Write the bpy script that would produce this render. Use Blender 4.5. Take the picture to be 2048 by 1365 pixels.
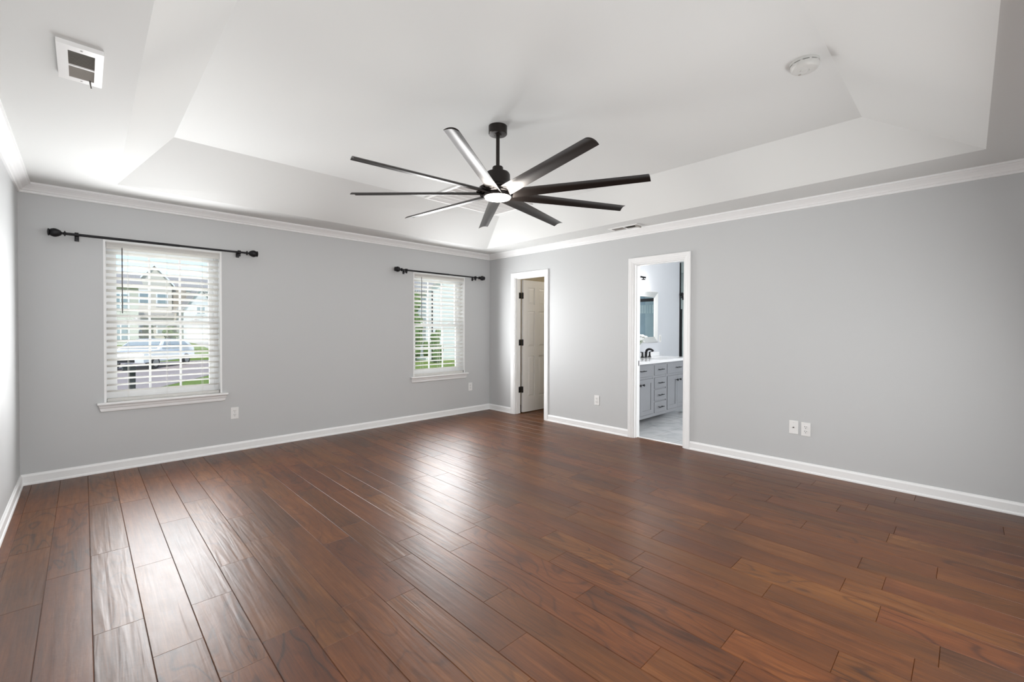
import bpy, bmesh, math, random
from mathutils import Vector, Matrix

# ---------------------------------------------------------------- clear
for o in list(bpy.data.objects):
    bpy.data.objects.remove(o, do_unlink=True)
S = bpy.context.scene
COL = S.collection
R = math.radians
PI = math.pi

# ---------------------------------------------------------------- camera
YAW, PITCH, ROLL = 0.7698, 0.0116, -0.0031
cd = bpy.data.cameras.new('camera')
cd.sensor_width = 36.0
cd.lens = 884.41 * 36.0 / 2048.0
cd.shift_y = (668.5 - 682.5) / 2048.0
cd.clip_start = 0.02
cd.clip_end = 400
cam = bpy.data.objects.new('camera', cd)
COL.objects.link(cam)
cam.location = (-4.6163, -5.273, 1.272)
fwd = Vector((math.sin(YAW) * math.cos(PITCH), math.cos(YAW) * math.cos(PITCH), -math.sin(PITCH)))
right = Vector((math.cos(YAW), -math.sin(YAW), 0))
up = right.cross(fwd)
rr = right * math.cos(ROLL) - up * math.sin(ROLL)
uu = up * math.cos(ROLL) + right * math.sin(ROLL)
rot = Matrix((rr, uu, -fwd)).transposed()
cam.rotation_euler = rot.to_euler()
S.camera = cam

# ---------------------------------------------------------------- view
S.view_settings.view_transform = 'Standard'
S.view_settings.look = 'None'
S.view_settings.gamma = 1.0
S.view_settings.use_curve_mapping = False
S.view_settings.exposure = 0.18

# ---------------------------------------------------------------- sky and sun
W = bpy.data.worlds.new('sky')
S.world = W
W.use_nodes = True
wn = W.node_tree
wn.nodes.clear()
sky = wn.nodes.new('ShaderNodeTexSky')
sky.sky_type = 'NISHITA'
sky.sun_disc = False
sky.sun_elevation = R(48)
sky.sun_rotation = R(200)
sky.air_density = 0.7
sky.dust_density = 0.0
sky.ozone_density = 1.2
bg = wn.nodes.new('ShaderNodeBackground')
bg.inputs['Strength'].default_value = 0.22
wo = wn.nodes.new('ShaderNodeOutputWorld')
wn.links.new(sky.outputs[0], bg.inputs[0])
wn.links.new(bg.outputs[0], wo.inputs[0])

def light(name, kind, loc, energy, color=(1, 1, 1), rot=(0, 0, 0), size=None, size_y=None, radius=None, spread=None):
    d = bpy.data.lights.new(name, kind)
    d.energy = energy
    d.color = color
    if kind == 'AREA':
        d.shape = 'RECTANGLE'
        d.size = size
        d.size_y = size_y or size
        if spread: d.spread = spread
    elif radius is not None:
        d.shadow_soft_size = radius
    o = bpy.data.objects.new(name, d)
    o.location = loc
    o.rotation_euler = rot
    COL.objects.link(o)
    return o

sun = light('sun', 'SUN', (0, -20, 30), 3.0, (1, 0.96, 0.9), (R(42), 0, R(-20)))
sun.data.angle = R(0.6)

# lamps strengthening the daylight at the two windows; added fill lamps, with no
# real source, behind the camera, in the shower and in the bathroom
LW1 = light('window_daylight', 'AREA', (-4.05, 0.42, 1.38), 36, (1, 0.995, 0.985), (R(90), 0, PI), 1.3, 1.8)
LW2 = light('window_daylight', 'AREA', (-0.94, 0.42, 1.38), 36, (1, 0.995, 0.985), (R(90), 0, PI), 1.3, 1.8)
LW3 = light('window_glow', 'AREA', (-4.05, -0.10, 1.33), 39, (0.985, 0.99, 1), (R(90), 0, PI), 0.84, 1.36, spread=R(166))
LW4 = light('window_glow', 'AREA', (-0.94, -0.10, 1.33), 38, (0.985, 0.99, 1), (R(90), 0, PI), 0.84, 1.36, spread=R(166))
LB = light('rear_fill', 'AREA', (-2.9, -5.72, 1.00), 92, (0.99, 0.995, 1), (R(76), 0, 0), 3.6, 1.5)  # added fill across the solid rear wall, no window there
LShower = light('shower_fill', 'POINT', (3.5, -1.55, 1.30), 8, (1, 0.99, 0.97), radius=0.1)  # added to brighten the shower alcove, no fixture
LBath = light('bathroom_fill', 'AREA', (1.5, -5.0, 1.55), 50, (0.98, 0.99, 1), (R(90), 0, 0), 1.6, 1.4)  # added fill for the bathroom, no window is built here

# ---------------------------------------------------------------- materials
def new_mat(name):
    m = bpy.data.materials.new(name)
    m.use_nodes = True
    nt = m.node_tree
    b = nt.nodes['Principled BSDF']
    return m, nt, b

def plain(name, col, rough=0.5, metal=0.0, bump=0.0, bscale=200, spec=0.5, var=0.0, vscale=3.0):
    m, nt, b = new_mat(name)
    b.inputs['Base Color'].default_value = (*col, 1)
    b.inputs['Roughness'].default_value = rough
    b.inputs['Metallic'].default_value = metal
    b.inputs['Specular IOR Level'].default_value = spec
    if bump > 0 or var > 0:
        tc = nt.nodes.new('ShaderNodeTexCoord')
        nz = nt.nodes.new('ShaderNodeTexNoise')
        nz.inputs['Scale'].default_value = bscale
        nz.inputs['Detail'].default_value = 3
        nt.links.new(tc.outputs['Object'], nz.inputs['Vector'])
        if bump > 0:
            bp = nt.nodes.new('ShaderNodeBump')
            bp.inputs['Strength'].default_value = bump
            bp.inputs['Distance'].default_value = 0.001
            nt.links.new(nz.outputs['Fac'], bp.inputs['Height'])
            nt.links.new(bp.outputs['Normal'], b.inputs['Normal'])
        if var > 0:
            n2 = nt.nodes.new('ShaderNodeTexNoise')
            n2.inputs['Scale'].default_value = vscale
            n2.inputs['Detail'].default_value = 4
            nt.links.new(tc.outputs['Object'], n2.inputs['Vector'])
            mx = nt.nodes.new('ShaderNodeMix')
            mx.data_type = 'RGBA'
            mx.inputs[6].default_value = (*[c * (1 - var) for c in col], 1)
            mx.inputs[7].default_value = (*[min(1, c * (1 + var)) for c in col], 1)
            nt.links.new(n2.outputs['Fac'], mx.inputs[0])
            nt.links.new(mx.outputs[2], b.inputs['Base Color'])
    return m

M = {}
M['wall'] = plain('grey_wall_paint', (0.55, 0.560, 0.564), 0.45, bump=0.06, bscale=260, spec=0.3)
M['ceil'] = plain('white_ceiling_paint', (0.725, 0.735, 0.725), 0.7, bump=0.05, bscale=200, spec=0.2)
M['trim'] = plain('white_trim_paint', (0.86, 0.865, 0.865), 0.35, spec=0.4)
M['door'] = plain('white_door_paint', (0.76, 0.75, 0.735), 0.4, spec=0.4)
M['beige'] = plain('beige_closet_paint', (0.62, 0.55, 0.42), 0.6)
M['bathwall'] = plain('pale_lavender_paint', (0.64, 0.655, 0.69), 0.5)
M['black'] = plain('matte_black_metal', (0.018, 0.018, 0.02), 0.38, 0.6)
M['fan'] = plain('dark_bronze_metal', (0.035, 0.030, 0.028), 0.34, 0.75)
M['plastic'] = plain('white_plastic', (0.82, 0.82, 0.81), 0.3)
M['offwhite'] = plain('off_white_plastic', (0.62, 0.62, 0.60), 0.4)
M['dark'] = plain('dark_slot', (0.012, 0.011, 0.010), 0.6)
M['grille'] = plain('grille_metal', (0.36, 0.34, 0.31), 0.5)
M['screw'] = plain('screw_metal', (0.18, 0.17, 0.16), 0.4, 0.8)
M['vinyl'] = plain('white_vinyl', (0.84, 0.85, 0.86), 0.35)
M['cord'] = plain('white_cord', (0.78, 0.77, 0.74), 0.8)
M['wand'] = plain('smoky_wand', (0.10, 0.095, 0.09), 0.3)
M['cab'] = plain('grey_cabinet_paint', (0.27, 0.275, 0.29), 0.38, spec=0.4)
M['chrome'] = plain('silver_frame', (0.80, 0.79, 0.775), 0.4, 0.55)
M['mirror'] = plain('mirror_glass', (0.9, 0.92, 0.93), 0.02, 1.0)
M['petal'] = plain('white_petal', (0.86, 0.86, 0.85), 0.6)
M['stem'] = plain('green_stem', (0.12, 0.2, 0.06), 0.6)
M['ceramic'] = plain('white_ceramic', (0.85, 0.85, 0.85), 0.1)

def slat_mat():
    m, nt, b = new_mat('white_blind_slat')
    b.inputs['Base Color'].default_value = (0.87, 0.86, 0.84, 1)
    b.inputs['Roughness'].default_value = 0.45
    tr = nt.nodes.new('ShaderNodeBsdfTranslucent')
    tr.inputs['Color'].default_value = (0.9, 0.89, 0.865, 1)
    mx = nt.nodes.new('ShaderNodeMixShader')
    mx.inputs[0].default_value = 0.5
    nt.links.new(b.outputs[0], mx.inputs[1])
    nt.links.new(tr.outputs[0], mx.inputs[2])
    nt.links.new(mx.outputs[0], nt.nodes['Material Output'].inputs[0])
    return m
M['slat'] = slat_mat()

def glass_mat(name, tint=(1, 1, 1), refl=0.9):
    m = bpy.data.materials.new(name)
    m.use_nodes = True
    nt = m.node_tree
    nt.nodes.clear()
    out = nt.nodes.new('ShaderNodeOutputMaterial')
    t = nt.nodes.new('ShaderNodeBsdfTransparent')
    t.inputs[0].default_value = (*tint, 1)
    g = nt.nodes.new('ShaderNodeBsdfGlossy')
    g.inputs['Roughness'].default_value = 0.02
    f = nt.nodes.new('ShaderNodeFresnel')
    f.inputs['IOR'].default_value = 1.35
    mu = nt.nodes.new('ShaderNodeMath')
    mu.operation = 'MULTIPLY'
    mu.inputs[1].default_value = refl
    mx = nt.nodes.new('ShaderNodeMixShader')
    nt.links.new(f.outputs[0], mu.inputs[0])
    nt.links.new(mu.outputs[0], mx.inputs[0])
    nt.links.new(t.outputs[0], mx.inputs[1])
    nt.links.new(g.outputs[0], mx.inputs[2])
    nt.links.new(mx.outputs[0], out.inputs[0])
    return m
M['glass'] = glass_mat('clear_window_glass', (0.97, 0.985, 0.98))
M['shower'] = glass_mat('shower_glass', (0.86, 0.92, 0.93))

def emit_mat(name, col, strength):
    m = bpy.data.materials.new(name)
    m.use_nodes = True
    nt = m.node_tree
    b = nt.nodes['Principled BSDF']
    b.inputs['Base Color'].default_value = (0.9, 0.9, 0.88, 1)
    b.inputs['Emission Color'].default_value = (*col, 1)
    b.inputs['Emission Strength'].default_value = strength
    return m
M['lens'] = emit_mat('lit_fan_lens', (1, 0.97, 0.92), 9.0)
M['bulb'] = emit_mat('lit_glass_shade', (1, 0.98, 0.95), 48.0)

def floor_mat():
    m, nt, b = new_mat('hand_scraped_hickory')
    N, L = nt.nodes, nt.links
    tc = N.new('ShaderNodeTexCoord')
    at = N.new('ShaderNodeAttribute')
    at.attribute_name = 'plank'
    sep = N.new('ShaderNodeSeparateColor')
    L.new(at.outputs['Color'], sep.inputs[0])
    # shift the grain by a per-plank amount
    off = N.new('ShaderNodeCombineXYZ')
    for i, k in ((0, 17.0), (1, 31.0), (2, 9.0)):
        mm = N.new('ShaderNodeMath'); mm.operation = 'MULTIPLY'; mm.inputs[1].default_value = k
        L.new(sep.outputs[i], mm.inputs[0]); L.new(mm.outputs[0], off.inputs[i])
    add = N.new('ShaderNodeVectorMath'); add.operation = 'ADD'
    L.new(tc.outputs['Object'], add.inputs[0]); L.new(off.outputs[0], add.inputs[1])
    def mapping(sx, sy):
        mp = N.new('ShaderNodeMapping'); mp.inputs['Scale'].default_value = (sx, sy, 1)
        L.new(add.outputs[0], mp.inputs[0]); return mp
    def noise(mp, scale, detail=5, rough=0.6, dist=0.0):
        n = N.new('ShaderNodeTexNoise'); n.inputs['Scale'].default_value = scale
        n.inputs['Detail'].default_value = detail; n.inputs['Roughness'].default_value = rough
        n.inputs['Distortion'].default_value = dist
        L.new(mp.outputs[0], n.inputs['Vector']); return n
    # cathedral figure: rings of a stretched, distorted field
    fig = noise(mapping(5.0, 1.3), 1.0, 2, 0.5, 0.6)
    ring = N.new('ShaderNodeMath'); ring.operation = 'MULTIPLY'; ring.inputs[1].default_value = 60
    L.new(fig.outputs['Fac'], ring.inputs[0])
    sn = N.new('ShaderNodeMath'); sn.operation = 'SINE'
    L.new(ring.outputs[0], sn.inputs[0])
    fine = noise(mapping(75, 2.6), 2.0, 6, 0.75)
    broad = noise(mapping(3.6, 0.9), 1.6, 4, 0.6, 0.5)
    streak = noise(mapping(22, 0.9), 1.3, 5, 0.7, 0.3)
    def mad(x, mul, addv):
        q = N.new('ShaderNodeMath'); q.operation = 'MULTIPLY_ADD'
        L.new(x, q.inputs[0]); q.inputs[1].default_value = mul
        if isinstance(addv, float): q.inputs[2].default_value = addv
        else: L.new(addv, q.inputs[2])
        return q.outputs[0]
    # thin dark lines where the rings crest, stronger on some planks
    pk = N.new('ShaderNodeMath'); pk.operation = 'MAXIMUM'; pk.inputs[1].default_value = 0.0
    L.new(sn.outputs[0], pk.inputs[0])
    p3 = N.new('ShaderNodeMath'); p3.operation = 'POWER'; p3.inputs[1].default_value = 4.0
    L.new(pk.outputs[0], p3.inputs[0])
    fw_ = mad(sep.outputs[2], 0.26, -0.02)
    pw = N.new('ShaderNodeMath'); pw.operation = 'MULTIPLY'
    L.new(p3.outputs[0], pw.inputs[0]); L.new(fw_, pw.inputs[1])
    v = mad(pw.outputs[0], -1.0, -0.36)
    v = mad(fine.outputs['Fac'], 0.62, v)
    v = mad(broad.outputs['Fac'], 0.62, v)
    v = mad(streak.outputs['Fac'], 0.52, v)
    v = mad(sep.outputs[0], 0.15, v)
    cr = N.new('ShaderNodeValToRGB')
    e = cr.color_ramp.elements
    e[0].position = 0.16; e[0].color = (0.022, 0.0095, 0.0052, 1)
    e[1].position = 0.95; e[1].color = (0.27, 0.120, 0.054, 1)
    k = e.new(0.40); k.color = (0.078, 0.0290, 0.0125, 1)
    k = e.new(0.65); k.color = (0.150, 0.0580, 0.0245, 1)
    L.new(v, cr.inputs[0])
    # some planks redder / greyer
    hue = N.new('ShaderNodeHueSaturation')
    hs = mad(sep.outputs[1], 0.009, 0.4955)
    L.new(hs, hue.inputs['Hue'])
    vs = mad(sep.outputs[2], 0.14, 0.66)
    L.new(vs, hue.inputs['Value'])
    hue.inputs['Saturation'].default_value = 1.14
    L.new(cr.outputs[0], hue.inputs['Color'])
    L.new(hue.outputs[0], b.inputs['Base Color'])
    # gloss
    rg = noise(mapping(8, 2), 3.0, 3)
    L.new(mad(rg.outputs['Fac'], 0.10, 0.37), b.inputs['Roughness'])
    b.inputs['Specular IOR Level'].default_value = 0.42
    b.inputs['Coat Weight'].default_value = 0.12
    b.inputs['Coat Roughness'].default_value = 0.26
    # hand scraping: ripples along the plank, some planks more than others
    rip = noise(mapping(26, 1.6), 1.0, 2, 0.5, 0.5)
    amt = mad(sep.outputs[1], 1.2, 0.15)
    rp = N.new('ShaderNodeMath'); rp.operation = 'MULTIPLY'
    L.new(rip.outputs['Fac'], rp.inputs[0]); L.new(amt, rp.inputs[1])
    chat = noise(mapping(9, 14), 2.0, 3, 0.6, 0.5)
    hgt = mad(chat.outputs['Fac'], 0.22, rp.outputs[0])
    hgt = mad(fine.outputs['Fac'], 0.06, hgt)
    bp = N.new('ShaderNodeBump'); bp.inputs['Strength'].default_value = 0.65
    bp.inputs['Distance'].default_value = 0.003
    L.new(hgt, bp.inputs['Height'])
    L.new(bp.outputs['Normal'], b.inputs['Normal'])
    L.new(bp.outputs['Normal'], b.inputs['Coat Normal'])
    return m
M['floor'] = floor_mat()

def tile_mat(name, c1, c2, mortar, scale, bw=0.5, rh=0.25, vein=0.0, rough=0.25):
    m, nt, b = new_mat(name)
    N, L = nt.nodes, nt.links
    tc = N.new('ShaderNodeTexCoord')
    br = N.new('ShaderNodeTexBrick')
    br.inputs['Color1'].default_value = (*c1, 1); br.inputs['Color2'].default_value = (*c2, 1)
    br.inputs['Mortar'].default_value = (*mortar, 1)
    br.inputs['Scale'].default_value = scale
    br.inputs['Mortar Size'].default_value = 0.008
    br.inputs['Brick Width'].default_value = bw; br.inputs['Row Height'].default_value = rh
    L.new(tc.outputs['Object'], br.inputs['Vector'])
    src = br.outputs['Color']
    if vein:
        nz = N.new('ShaderNodeTexNoise'); nz.inputs['Scale'].default_value = 3.0
        nz.inputs['Detail'].default_value = 6; nz.inputs['Distortion'].default_value = 1.6
        L.new(tc.outputs['Object'], nz.inputs['Vector'])
        cr = N.new('ShaderNodeValToRGB')
        cr.color_ramp.elements[0].position = 0.38; cr.color_ramp.elements[0].color = (0.72, 0.73, 0.75, 1)
        cr.color_ramp.elements[1].position = 0.6; cr.color_ramp.elements[1].color = (1, 1, 1, 1)
        L.new(nz.outputs['Fac'], cr.inputs[0])
        mx = N.new('ShaderNodeMix'); mx.data_type = 'RGBA'; mx.blend_type = 'MULTIPLY'
        mx.inputs[0].default_value = vein
        L.new(src, mx.inputs[6]); L.new(cr.outputs[0], mx.inputs[7])
        src = mx.outputs[2]
    L.new(src, b.inputs['Base Color'])
    b.inputs['Roughness'].default_value = rough
    return m
M['marble'] = tile_mat('marble_floor_tile', (0.72, 0.73, 0.74), (0.66, 0.67, 0.68), (0.6, 0.6, 0.6), 1.0, 0.6, 0.3, 0.8)
M['quartz'] = plain('white_quartz', (0.85, 0.85, 0.86), 0.12, var=0.04, vscale=12)
M['bluetile'] = tile_mat('slate_blue_tile', (0.16, 0.25, 0.33), (0.13, 0.21, 0.28), (0.3, 0.36, 0.4), 1.0, 0.6, 0.3, 0.3)
M['whitetile'] = tile_mat('white_wall_tile', (0.80, 0.81, 0.80), (0.76, 0.77, 0.76), (0.66, 0.67, 0.67), 1.0, 0.4, 0.2)
M['mosaic'] = tile_mat('pale_mosaic_tile', (0.42, 0.5, 0.52), (0.6, 0.66, 0.66), (0.3, 0.36, 0.4), 1.0, 0.08, 0.03)
M['grass'] = plain('lawn_grass', (0.19, 0.27, 0.035), 0.9, var=0.35, vscale=2.0)
M['asphalt'] = plain('pale_street', (0.46, 0.38, 0.34), 0.9, var=0.08, vscale=1.0)
M['concrete'] = plain('driveway_concrete', (0.62, 0.56, 0.48), 0.9, var=0.06)
M['leaf'] = plain('leaf_green', (0.10, 0.17, 0.035), 0.7, var=0.4, vscale=6)
M['bark'] = plain('tree_bark', (0.12, 0.09, 0.06), 0.9)
M['carpaint'] = plain('white_car_paint', (0.85, 0.85, 0.85), 0.15)
M['carglass'] = plain('tinted_car_glass', (0.26, 0.32, 0.34), 0.08)
M['tyre'] = plain('black_tyre', (0.02, 0.02, 0.02), 0.8)
M['roof'] = plain('weathered_shingle', (0.42, 0.39, 0.36), 0.9, var=0.2, vscale=8)
M['stone'] = plain('tan_stone', (0.42, 0.36, 0.29), 0.9, var=0.3, vscale=4)
M['brickp'] = plain('pale_brick', (0.55, 0.46, 0.40), 0.9, var=0.15, vscale=8)
M['mailbox'] = plain('black_mailbox', (0.02, 0.022, 0.025), 0.5)

def siding_mat(name, col, pitch):
    m, nt, b = new_mat(name)
    N, L = nt.nodes, nt.links
    tc = N.new('ShaderNodeTexCoord')
    wv = N.new('ShaderNodeTexWave'); wv.wave_type = 'BANDS'; wv.bands_direction = 'Z'; wv.wave_profile = 'SAW'
    wv.inputs['Scale'].default_value = 0.31416 / pitch
    L.new(tc.outputs['Object'], wv.inputs['Vector'])
    bp = N.new('ShaderNodeBump'); bp.inputs['Distance'].default_value = 0.02; bp.inputs['Strength'].default_value = 0.8
    L.new(wv.outputs['Fac'], bp.inputs['Height'])
    L.new(bp.outputs['Normal'], b.inputs['Normal'])
    b.inputs['Base Color'].default_value = (*col, 1)
    b.inputs['Roughness'].default_value = 0.7
    return m
M['whitesiding'] = siding_mat('white_siding', (0.80, 0.80, 0.79), 0.15)
M['creamsiding'] = siding_mat('cream_siding', (0.66, 0.61, 0.52), 0.15)
M['tansiding'] = siding_mat('tan_siding', (0.60, 0.58, 0.50), 0.15)

# ---------------------------------------------------------------- mesh helpers
class MB:
    """collects shapes and links them as one mesh object"""
    def __init__(self):
        self.bm = bmesh.new()
    def _xf(self, vs, mat):
        if mat is not None:
            for v in vs: v.co = mat @ v.co
    def box(self, x0, x1, y0, y1, z0, z1, bev=0.0, mat=None, seg=2):
        t = bmesh.new()
        bmesh.ops.create_cube(t, size=1)
        for v in t.verts:
            v.co = Vector((x0 + (v.co.x + .5) * (x1 - x0), y0 + (v.co.y + .5) * (y1 - y0), z0 + (v.co.z + .5) * (z1 - z0)))
        if bev > 0:
            bmesh.ops.bevel(t, geom=t.edges[:], offset=bev, segments=seg, affect='EDGES', profile=0.5)
        self._merge(t, mat)
        return self
    def _merge(self, t, mat=None):
        if mat is not None:
            bmesh.ops.transform(t, matrix=mat, verts=t.verts)
        me = bpy.data.meshes.new('tmp')
        t.to_mesh(me); t.free()
        self.bm.from_mesh(me)
        bpy.data.meshes.remove(me)
    def lathe(self, prof, mat=None, n=32, caps=True):
        """profile [(r, z)], revolved about z"""
        t = bmesh.new()
        rings = []
        for r, z in prof:
            if r < 1e-6:
                rings.append([t.verts.new((0, 0, z))])
            else:
                rings.append([t.verts.new((r * math.cos(2 * PI * i / n), r * math.sin(2 * PI * i / n), z)) for i in range(n)])
        for a, b in zip(rings, rings[1:]):
            if len(a) == 1 and len(b) == 1: continue
            if len(a) == 1:
                for i in range(n): t.faces.new((a[0], b[(i + 1) % n], b[i]))
            elif len(b) == 1:
                for i in range(n): t.faces.new((a[i], a[(i + 1) % n], b[0]))
            else:
                for i in range(n): t.faces.new((a[i], a[(i + 1) % n], b[(i + 1) % n], b[i]))
        if caps:
            if len(rings[0]) > 1: t.faces.new(rings[0][::-1])
            if len(rings[-1]) > 1: t.faces.new(rings[-1])
        bmesh.ops.recalc_face_normals(t, faces=t.faces)
        self._merge(t, mat)
        return self
    def prism(self, poly, d0, d1, axis='y', mat=None):
        """polygon extruded along axis: 'x' poly=(y,z); 'y' poly=(x,z); 'z' poly=(x,y)"""
        t = bmesh.new()
        def P(a, b, d):
            return {'x': (d, a, b), 'y': (a, d, b), 'z': (a, b, d)}[axis]
        A = [t.verts.new(P(a, b, d0)) for a, b in poly]
        B = [t.verts.new(P(a, b, d1)) for a, b in poly]
        t.faces.new(A); t.faces.new(B[::-1])
        n = len(poly)
        for i in range(n): t.faces.new((A[i], B[i], B[(i + 1) % n], A[(i + 1) % n]))
        bmesh.ops.recalc_face_normals(t, faces=t.faces)
        self._merge(t, mat)
        return self
    def tube(self, pts, r, n=10, mat=None):
        t = bmesh.new()
        pts = [Vector(p) for p in pts]
        rs = r if isinstance(r, (list, tuple)) else [r] * len(pts)
        rings = []
        for i, p in enumerate(pts):
            d = (pts[min(i + 1, len(pts) - 1)] - pts[max(i - 1, 0)]).normalized()
            ref = Vector((0, 0, 1)) if abs(d.z) < 0.9 else Vector((1, 0, 0))
            a = d.cross(ref).normalized(); b = d.cross(a)
            rings.append([t.verts.new(p + (a * math.cos(2 * PI * k / n) + b * math.sin(2 * PI * k / n)) * rs[i]) for k in range(n)])
        for A, B in zip(rings, rings[1:]):
            for k in range(n): t.faces.new((A[k], A[(k + 1) % n], B[(k + 1) % n], B[k]))
        t.faces.new(rings[0][::-1]); t.faces.new(rings[-1])
        bmesh.ops.recalc_face_normals(t, faces=t.faces)
        self._merge(t, mat)
        return self
    def frame(self, u0, u1, v0, v1, wu0, wu1, wv0, wv1, d0, d1, plane='xz', bev=0.0):
        """rectangular frame: full-height sides, rails fitted between them"""
        def bx(a, b, c, d, dd=0.0):
            if plane == 'xz': self.box(a, b, d0 + dd, d1 - dd, c, d, bev)
            else: self.box(a, b, c, d, d0 + dd, d1 - dd, bev)
        bx(u0, u0 + wu0, v0, v1); bx(u1 - wu1, u1, v0, v1)
        if wv0: bx(u0 + wu0, u1 - wu1, v0, v0 + wv0)
        if wv1: bx(u0 + wu0, u1 - wu1, v1 - wv1, v1)
        return self
    def quad(self, *pts):
        vs = [self.bm.verts.new(p) for p in pts]
        self.bm.faces.new(vs)
        return self
    def blob(self, c, s, sub=2, jit=0.0, seed=0):
        t = bmesh.new()
        bmesh.ops.create_icosphere(t, subdivisions=sub, radius=1)
        rnd = random.Random(seed)
        for v in t.verts:
            k = 1 + jit * (rnd.random() - .5)
            v.co = Vector((c[0] + v.co.x * s[0] * k, c[1] + v.co.y * s[1] * k, c[2] + v.co.z * s[2] * k))
        self._merge(t)
        return self
    def build(self, name, mat, parent=None, smooth=False, world=True):
        bm = self.bm
        if parent is not None and world:
            off = root_loc(parent)
            bmesh.ops.translate(bm, vec=-off, verts=bm.verts)
        me = bpy.data.meshes.new(name)
        bm.to_mesh(me); bm.free()
        me.materials.append(mat)
        if smooth:
            for p in me.polygons: p.use_smooth = True
            try: me.set_sharp_from_angle(angle=R(38))
            except Exception: pass
        o = bpy.data.objects.new(name, me)
        COL.objects.link(o)
        if parent is not None: o.parent = parent
        return o

def root_loc(o):
    v = Vector((0, 0, 0))
    while o is not None:
        v = v + o.location
        o = o.parent
    return v

def tag(o, label=None, cat=None, group=None, kind=None):
    if label: o['label'] = label
    if cat: o['category'] = cat
    if group: o['group'] = group
    if kind: o['kind'] = kind
    return o

def thing(name, loc, label, cat, group=None, kind=None):
    e = bpy.data.objects.new(name, None)
    e.empty_display_size = 0.1
    e.location = loc
    COL.objects.link(e)
    return tag(e, label, cat, group, kind)

def copy_tree(o, parent=None):
    c = o.copy()
    COL.objects.link(c)
    if parent is not None:
        c.parent = parent
    for ch in [x for x in bpy.data.objects if x.parent == o]:
        copy_tree(ch, c)
    return c

def struct(o, label, cat):
    return tag(o, label, cat, None, 'structure')

# ---------------------------------------------------------------- room shell
WX = -4.9876      # left wall
NY = -5.80        # wall behind the camera
CZ = 2.43         # soffit
TZ = 2.755        # tray top
WT = 0.115        # inner wall thickness
WB = 0.16         # outer wall thickness
D1 = (-0.562, -1.170)   # closet opening (far, near)
D2 = (-2.553, -3.163)   # bathroom opening
DH = 2.036
WIN1 = (-4.489, -3.607)
WIN2 = (-1.384, -0.500)
WZ0, WZ1 = 0.600, 2.044

def wall_grid(us, zs, holes, put):
    """boxes for every cell of the grid that is not a hole"""
    for a, b in zip(us, us[1:]):
        for c, d in zip(zs, zs[1:]):
            mu, mz = (a + b) / 2, (c + d) / 2
            if any(h[0] < mu < h[1] and h[2] < mz < h[3] for h in holes): continue
            put(a, b, c, d)

# window wall
m = MB()
us = [WX - WB, WIN1[0], WIN1[1], WIN2[0], WIN2[1], 0.115]
wall_grid(us, [-0.3, WZ0, WZ1, 2.9], [(WIN1[0], WIN1[1], WZ0, WZ1), (WIN2[0], WIN2[1], WZ0, WZ1)],
          lambda a, b, c, d: m.box(a, b, 0, WB, c, d))
bmesh.ops.remove_doubles(m.bm, verts=m.bm.verts, dist=1e-5)
struct(m.build('wall_back', M['wall']), 'grey painted wall with the two windows', 'wall')
# right wall with two door openings
m = MB()
wall_grid([NY, D2[1], D2[0], D1[1], D1[0], 0.0], [-0.05, DH, 2.9], [(D2[1], D2[0], -1, DH), (D1[1], D1[0], -1, DH)],
          lambda a, b, c, d: m.box(0, WT, a, b, c, d))
bmesh.ops.remove_doubles(m.bm, verts=m.bm.verts, dist=1e-5)
struct(m.build('wall_right', M['wall']), 'grey painted wall with two doorways', 'wall')
struct(MB().box(WX - WT, WX, NY, 0, -0.05, 2.9).build('wall_left', M['wall']), 'grey painted wall at the far left edge', 'wall')
struct(MB().box(WX - WT, WT, NY - WT, NY, -0.05, 2.9).build('wall_front', M['wall']), 'grey painted wall behind the camera', 'wall')

# tray ceiling: soffit, four slopes, raised flat
L = [(-4.415, -0.470), (-0.412, -0.408), (-0.470, -5.340), (-4.440, -5.340)]
U = [(-4.102, -0.958), (-0.672, -0.958), (-0.716, -4.742), (-4.113, -4.742)]
m = MB()
out = [(WX - .02, 0.02), (0.02, 0.02), (0.02, NY - .02), (WX - .02, NY - .02)]
for i in range(4):
    j = (i + 1) % 4
    m.quad((*out[i], CZ), (*out[j], CZ), (*L[j], CZ), (*L[i], CZ))
    m.quad((*L[i], CZ), (*L[j], CZ), (*U[j], TZ), (*U[i], TZ))
m.quad(*[(*p, TZ) for p in U])
bmesh.ops.remove_doubles(m.bm, verts=m.bm.verts, dist=1e-5)
bmesh.ops.recalc_face_normals(m.bm, faces=m.bm.faces)
ceil = m.build('ceiling', M['ceil'])
struct(ceil, 'white tray ceiling with sloped sides', 'ceiling')
sol = ceil.modifiers.new('thick', 'SOLIDIFY'); sol.thickness = 0.04; sol.offset = 1

# crown moulding, mitred by overlapping runs
crown = [(0, 2.352), (0.012, 2.352), (0.016, 2.360), (0.016, 2.368), (0.024, 2.372), (0.032, 2.384), (0.046, 2.396),
         (0.062, 2.406), (0.068, 2.412), (0.076, 2.414), (0.076, CZ), (0, CZ)]
def run_profile(prof, p0, p1, nrm):
    """profile (out, z) swept from p0 to p1; ends mitred at 45 degrees outwards along the run"""
    p0, p1, nrm = Vector((*p0, 0)), Vector((*p1, 0)), Vector((*nrm, 0))
    d = (p1 - p0).normalized()
    mb = MB(); bm = mb.bm
    A = [bm.verts.new(p0 + nrm * a + d * a + Vector((0, 0, z))) for a, z in prof]
    B = [bm.verts.new(p1 + nrm * a - d * a + Vector((0, 0, z))) for a, z in prof]
    n = len(prof)
    bm.faces.new(A); bm.faces.new(B[::-1])
    for i in range(n): bm.faces.new((A[i], B[i], B[(i + 1) % n], A[(i + 1) % n]))
    bmesh.ops.recalc_face_normals(bm, faces=bm.faces)
    return mb
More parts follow.
